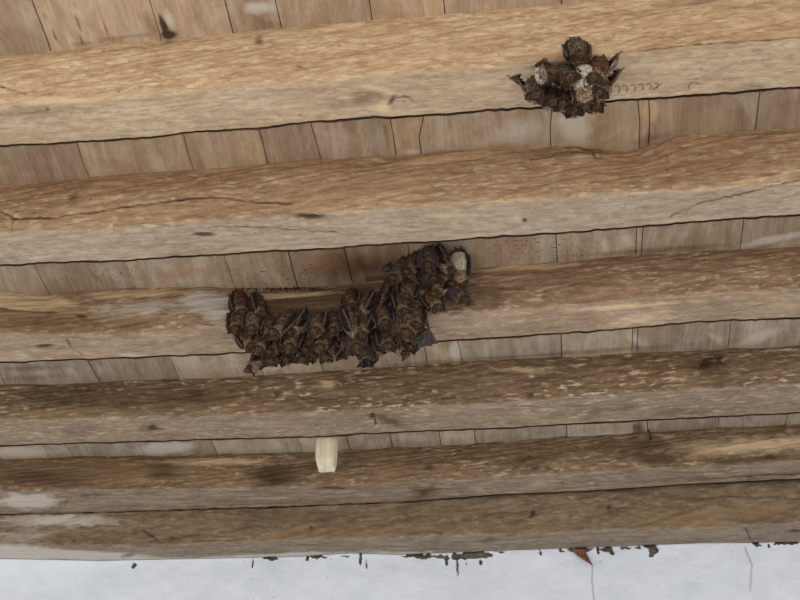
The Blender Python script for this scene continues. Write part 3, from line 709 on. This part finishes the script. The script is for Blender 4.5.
    # wings
    for sx in (-1, 1):
        WV = []; WF = []; WM = {}
        def addw(vf):
            for q_ in range(len(vf[1])): WM[len(WF) + q_] = 1
            b = len(WV); WV.extend([tuple(p) for p in vf[0]]); WF.extend([tuple(i + b for i in f) for f in vf[1]])
        mode = v.get('wing', 'fold') if (v.get('wside', sx) == sx) else 'fold'
        if mode == 'fold':
            # folded fan of membrane hugging the flank: creased shell with real thickness
            nu, nv_ = 11, 11; grid = []
            for layer in (0, 1):
                for i in range(nu):
                    t = i / (nu - 1); z = -.004 - .058 * t
                    yc = np.interp(-z, [.003, .028, .047, .062], [.0, -.003, -.006, -.011]); r = np.interp(-z, [.0, .008, .02, .035, .048, .06, .065], [.003, .0105, .0155, .0175, .0165, .0150, .011])
                    wrap = np.interp(t, [0, .3, .8, 1], [.35, 1.0, .95, .6]) * v.get('wrap', 1.0)
                    for j in range(nv_):
                        u = j / (nv_ - 1); ang = (-.85 + 1.75 * u) * wrap     # radians from the flank, + = towards belly
                        fold = .0011 * (1 if j % 2 else -1)
                        rr = r + fold - .0013 * layer
                        WV.append((sx * (rr * 1.15 * math.cos(ang)), yc + rr * 1.0 * math.sin(ang), z))
            for layer in (0, 1):
                o_ = layer * nu * nv_
                for i in range(nu - 1):
                    for j in range(nv_ - 1): WF.append((o_ + i * nv_ + j, o_ + i * nv_ + j + 1, o_ + (i + 1) * nv_ + j + 1, o_ + (i + 1) * nv_ + j))
            ringi = [j for j in range(nv_)] + [i * nv_ + nv_ - 1 for i in range(1, nu)] + [(nu - 1) * nv_ + j for j in range(nv_ - 2, -1, -1)] + [i * nv_ for i in range(nu - 2, 0, -1)]
            for a, b in zip(ringi, ringi[1:] + ringi[:1]): WF.append((a, b, b + nu * nv_, a + nu * nv_))
            el = (sx * .0205, -.004, -.020); wr = (sx * .0170, -.0165, -.063); sh = (sx * .0120, -.006, -.046)
            addw(tube([sh, el], [.0024, .0018], 6)); addw(tube([el, ((el[0] + wr[0]) / 2 + sx * .0015, (el[1] + wr[1]) / 2 - .001, (el[2] + wr[2]) / 2), wr], [.0020, .0019, .0021], 7))
            addw(tube([wr, (wr[0] + sx * .002, wr[1] - .003, wr[2] - .003), (wr[0] + sx * .0015, wr[1] - .006, wr[2] - .0065)], [.0013, .0009, .0002], 5))
            for k in range(3): addw(tube([wr, (sx * (.0195 - .001 * k), -.009 + .006 * k, -.035), (sx * .0125, -.002 + .004 * k, -.004)], [.0013, .0010, .0005], 5))
        else:
            # half-opened wing: arm stuck out, membrane sagging between the finger bones
            if mode == 'droop':
                el = Vector((sx * .024, -.004, -.026)); wr = Vector((sx * .030, -.010, -.052)); tips = [Vector((sx * .044, -.009, -.078)), Vector((sx * .034, -.006, -.080)), Vector((sx * .015, .000, -.080)), Vector((sx * .006, .004, -.064))]
            else:
                el = Vector((sx * .026, -.006, -.030)); wr = Vector((sx * v.get('wr', (.031, -.014, -.016))[0], v.get('wr', (.031, -.014, -.016))[1], v.get('wr', (.031, -.014, -.016))[2])); tips = [Vector((sx * .024, -.008, -.013)), Vector((sx * .020, -.003, -.017)), Vector((sx * .015, .001, -.018)), Vector((sx * .009, .003, -.014))]
            sh = Vector((sx * .0120, -.004, -.045))
            addw(tube([sh, el], [.0026, .0019], 7)); addw(tube([el, wr], [.0020, .0019], 7))
            addw(tube([wr, wr + Vector((sx * .004, -.002, .001)), wr + Vector((sx * .007, -.003, -.001))], [.0014, .0009, .0002], 5))
            for t in tips: addw(tube([wr, wr.lerp(t, .5) + Vector((sx * .001, -.0015, 0)), t], [.0013, .0009, .0004], 5))
            seq = tips + [Vector((sx * .010, .0, -.036)), sh]
            for a, b in zip(seq[:-1], seq[1:]):
                N_ = 5; base_i = len(WV)
                for layer in (0, 1):
                    for i in range(N_):
                        for j in range(N_):
                            s_, t_ = i / (N_ - 1), j / (N_ - 1)
                            org_ = wr if b is not sh else el
                            p = org_.lerp(a.lerp(b, t_), s_ * (1 - .16 * math.sin(math.pi * t_))) + Vector((0, .003 * math.sin(math.pi * t_) * s_ + .0008 * layer, 0)); WV.append(tuple(p))
                for layer in (0, 1):
                    o_ = base_i + layer * 25
                    for i in range(4):
                        for j in range(4): WF.append((o_ + i * 5 + j, o_ + i * 5 + j + 1, o_ + (i + 1) * 5 + j + 1, o_ + (i + 1) * 5 + j))
                for j in range(4): WF.append((base_i + 20 + j, base_i + 21 + j, base_i + 46 + j, base_i + 45 + j))
        me = bpy.data.meshes.new('wing'); me.from_pydata(WV, [], WF); me.materials.append(v.get('wmat', WING)); me.materials.append(BONE); me.polygons.foreach_set('material_index', [WM.get(q_, 0) for q_ in range(len(WF))]); me.polygons.foreach_set('use_smooth', [False] * len(WF)); me.update()
        out.append(('wing', me))
    return out

VAR = {
 'brown': dict(seed=1, fur=FUR[0], belly=BUFF, wrap=.7),
 'grey': dict(seed=2, fur=FUR[1], belly=BUFF, wrap=.75, head=1.6),
 'russet': dict(seed=3, fur=FUR[2], belly=BUFF, wrap=.7, head=.6, ear=.0125),
 'tight': dict(seed=4, fur=FUR[0], belly=FUR[1], wrap=1.0, head=1.2),
 'white': dict(seed=5, fur=FUR[1], belly=PALE, wrap=.45),
 'pale': dict(seed=6, fur=BUFF, belly=PALE, wrap=.8, head=.8),
 'droop': dict(seed=7, fur=FUR[0], belly=BUFF, wing='droop', wside=1, wmat=WINGG),
 'droopl': dict(seed=8, fur=FUR[0], belly=BUFF, wing='droop', wside=-1),
 'arm': dict(seed=9, fur=FUR[2], belly=BUFF, wing='arm', wside=1, wrap=.7),
 'arml': dict(seed=10, fur=FUR[1], belly=BUFF, wing='arm', wside=-1, wrap=.7, wr=(.040, -.012, -.036)),
 'armh': dict(seed=12, fur=FUR[2], belly=BUFF, wing='arm', wside=1, wrap=.7, wr=(.036, -.014, -.024)),
 'slate': dict(seed=11, fur=FUR[1], belly=BUFF, wrap=1.3, wmat=WINGG),
}
PROTO = {k: bat_meshes(v) for k, v in VAR.items()}
def surf_y(key, gi, X): return float(np.interp(X, XS, GEO[gi][key]))
brs = random.Random(21)
def place_bat(px, py, gi, var, yaw, label, group, scale=1.0, tilt=0.0, off=0.0):
    half = 0.036 * scale
    g = GEO[gi]; Xg = at_z(px, py, H - half)[0]
    ys = surf_y('Ya', gi, Xg)
    P = at_z(px, py, H - half - 0.004)
    if P[1] > ys - 0.018:
        P = at_y(px, py, ys - 0.020 - off)
        if P[2] < g['Zb'] - 0.030:
            P2 = at_z(px, py, g['Zb'] - half - 0.004 - off)
            if P2[1] > ys - 0.02 - off:
                P = P2
                # those beyond the far arris hang from their neighbours, not further out than the timber
                ym = surf_y('Yb', gi, Xg) - 0.012
                if P[1] > ym: P = at_y(px, py, ym)
    root = empty('bat', (0, 0, 0))
    R = Matrix.Rotation(math.radians(yaw), 4, 'Z') @ Matrix.Rotation(math.radians(tilt), 4, 'Y')
    feet = Vector(P) - (R.to_3x3() @ Vector((0, -.006, -.037))) * scale
    root.matrix_world = Matrix.Translation(feet) @ R @ Matrix.Scale(scale, 4)
    tag(root, label, 'bat', group)
    for nm, me in PROTO[var]:
        c = bpy.data.objects.new(nm, me); COL.objects.link(c); c.parent = root
    return root

ORD = ['first', 'second', 'third', 'fourth', 'fifth', 'sixth', 'seventh', 'eighth', 'ninth', 'tenth', 'eleventh', 'twelfth', 'thirteenth']
GS = 'bats in the small round cluster'
SMALL = [
 (577, 51, 'grey', 5, 0, 'grey-brown bat at the very top of the small round cluster'),
 (597, 71, 'arm', -12, 8, 'russet bat with raised arm, upper right edge of the small round cluster'),
 (546, 74, 'pale', 70, 40, 'pale-furred bat lying slantwise, upper left of the small round cluster'),
 (535, 90, 'arml', 20, 10, 'bat at the left edge of the small round cluster, forearm stuck out'),
 (584, 81, 'white', 172, -5, 'white-bellied bat in the middle of the small round cluster'),
 (565, 77, 'grey', -25, -25, 'slanting grey-brown bat left of the white belly in the small cluster'),
 (598, 87, 'armh', -12, -2, 'russet bat with short arm stuck out, lower right edge of the small round cluster'),
 (550, 97, 'tight', 25, 10, 'dark bat at the lower left of the small round cluster'),
 (563, 98, 'brown', 0, 4, 'brown bat below the slanting one, low in the small round cluster'),
 (574, 104, 'slate', -8, 0, 'bat wrapped in grey wings at the bottom of the small round cluster'),
 (589, 100, 'russet', 12, -8, 'russet brown bat at the lower right of the small round cluster'),
]
for px, py, var, yaw, tilt, lab in SMALL:
    place_bat(px, py, 0, var, yaw, lab, GS, brs.uniform(.98, 1.1), tilt, 0.022 if var == 'white' else 0)

GL = 'bats in the long cluster'
ROWS = [
 ('uppermost row, left end', [(241, 303), (257, 305)]),
 ('short upper row in mid cluster', [(350, 303), (367, 304)]),
 ('second row', [(237, 320), (253, 321), (269, 327), (285, 323), (301, 322), (317, 325), (333, 322), (350, 320), (366, 322), (382, 318), (398, 322), (415, 316)]),
 ('third row', [(246, 336), (262, 339), (277, 340), (293, 339), (309, 341), (325, 338), (340, 340), (356, 338), (371, 338), (387, 336), (402, 335), (408, 321)]),
 ('bottom row', [(259, 350), (273, 352), (288, 350), (303, 348), (318, 347), (334, 345), (349, 344), (364, 341), (380, 343), (396, 338), (411, 338)]),
]
UP = [
 ('uppermost row of the right-hand lobe', [(414, 262), (429, 260), (444, 257), (459, 263)]),
 ('second row of the right-hand lobe', [(399, 271), (414, 277), (430, 275), (446, 273), (460, 279)]),
 ('third row of the right-hand lobe', [(392, 286), (407, 290), (423, 290), (439, 288), (455, 290)]),
 ('lowest row of the right-hand lobe', [(386, 302), (402, 303), (418, 303), (432, 301)]),
]
LOOK = {'brown': 'brown', 'grey': 'grey-brown', 'russet': 'russet brown', 'tight': 'dark tightly wrapped', 'white': 'white-bellied', 'pale': 'pale buff', 'droop': 'brown', 'droopl': 'dark', 'slate': 'slate-winged', 'arm': 'russet', 'armh': 'russet', 'arml': 'grey-brown'}
SPECIAL = {(408, 321): ('droop', 'bat with a grey half-open wing hanging down at right end of the long cluster'),
           (380, 343): ('droopl', 'bat with a dark pointed wing hanging below the long cluster'),
           (356, 338): ('slate', 'slate-winged bat in the middle of the long cluster'),
           (459, 263): ('white', 'white-bellied bat at the upper right tip of the long cluster'),
           (399, 271): ('arml', 'bat with raised arm at the upper left corner of the right-hand lobe'),
           (439, 288): ('pale', 'pale buff bat in the middle right part of the right-hand lobe'),
           (414, 277): ('pale', 'pale buff bat near the upper left of the right-hand lobe')}
for rowname, pts in ROWS + UP:
    for k, (px, py) in enumerate(pts):
        nm = ORD[k] if k else 'leftmost'
        if (px, py) in SPECIAL:
            var, lab = SPECIAL[(px, py)]; 
        else:
            var = brs.choice(['brown', 'brown', 'russet', 'grey', 'tight', 'brown', 'slate'] if py < 300 else ['brown', 'brown', 'russet', 'tight', 'grey'])
            lab = ('%s bat, leftmost in %s of the long cluster' % (LOOK[var], rowname)) if k == 0 else ('%s bat, %s from left, %s, long cluster' % (LOOK[var], nm, rowname))
            lab = lab.replace('lobe of the long cluster', 'lobe').replace('lobe, long cluster', 'lobe').replace(', %s, long' % rowname, ' in %s of long' % rowname)
            lab = lab.replace('mid cluster of the long cluster', 'the middle of the long cluster').replace('mid cluster of long cluster', 'the middle of long cluster').replace('in short upper row in', 'in short upper row at').replace('leftmost in uppermost row, left end of', 'first in the uppermost row at left end of').replace('in uppermost row, left end of', 'uppermost row at left end of').replace('at left end of long', 'at left end of the long')
            if k == len(pts) - 1 and len(pts) > 2: lab = '%s bat at the right end of the %s%s' % (LOOK[var], rowname, '' if 'lobe' in rowname else ', long cluster')
        yaw = brs.gauss(-6, 38)
        big = 1.25 if var == 'droop' else 1.0
        if var == 'droop': yaw = 0
        if var == 'white': yaw = 168
        place_bat(px + brs.uniform(-1.5, 1.5), py + (max(2, 4.5 - (px - 250) / 30) if 'bottom' in rowname else 2 if 'third row' == rowname else 0) + brs.uniform(-2, 2), 2, var, yaw, lab, GL, big * brs.uniform(.93, 1.05), brs.gauss(0, 11), (k % 2) * .014 + brs.uniform(0, .005))
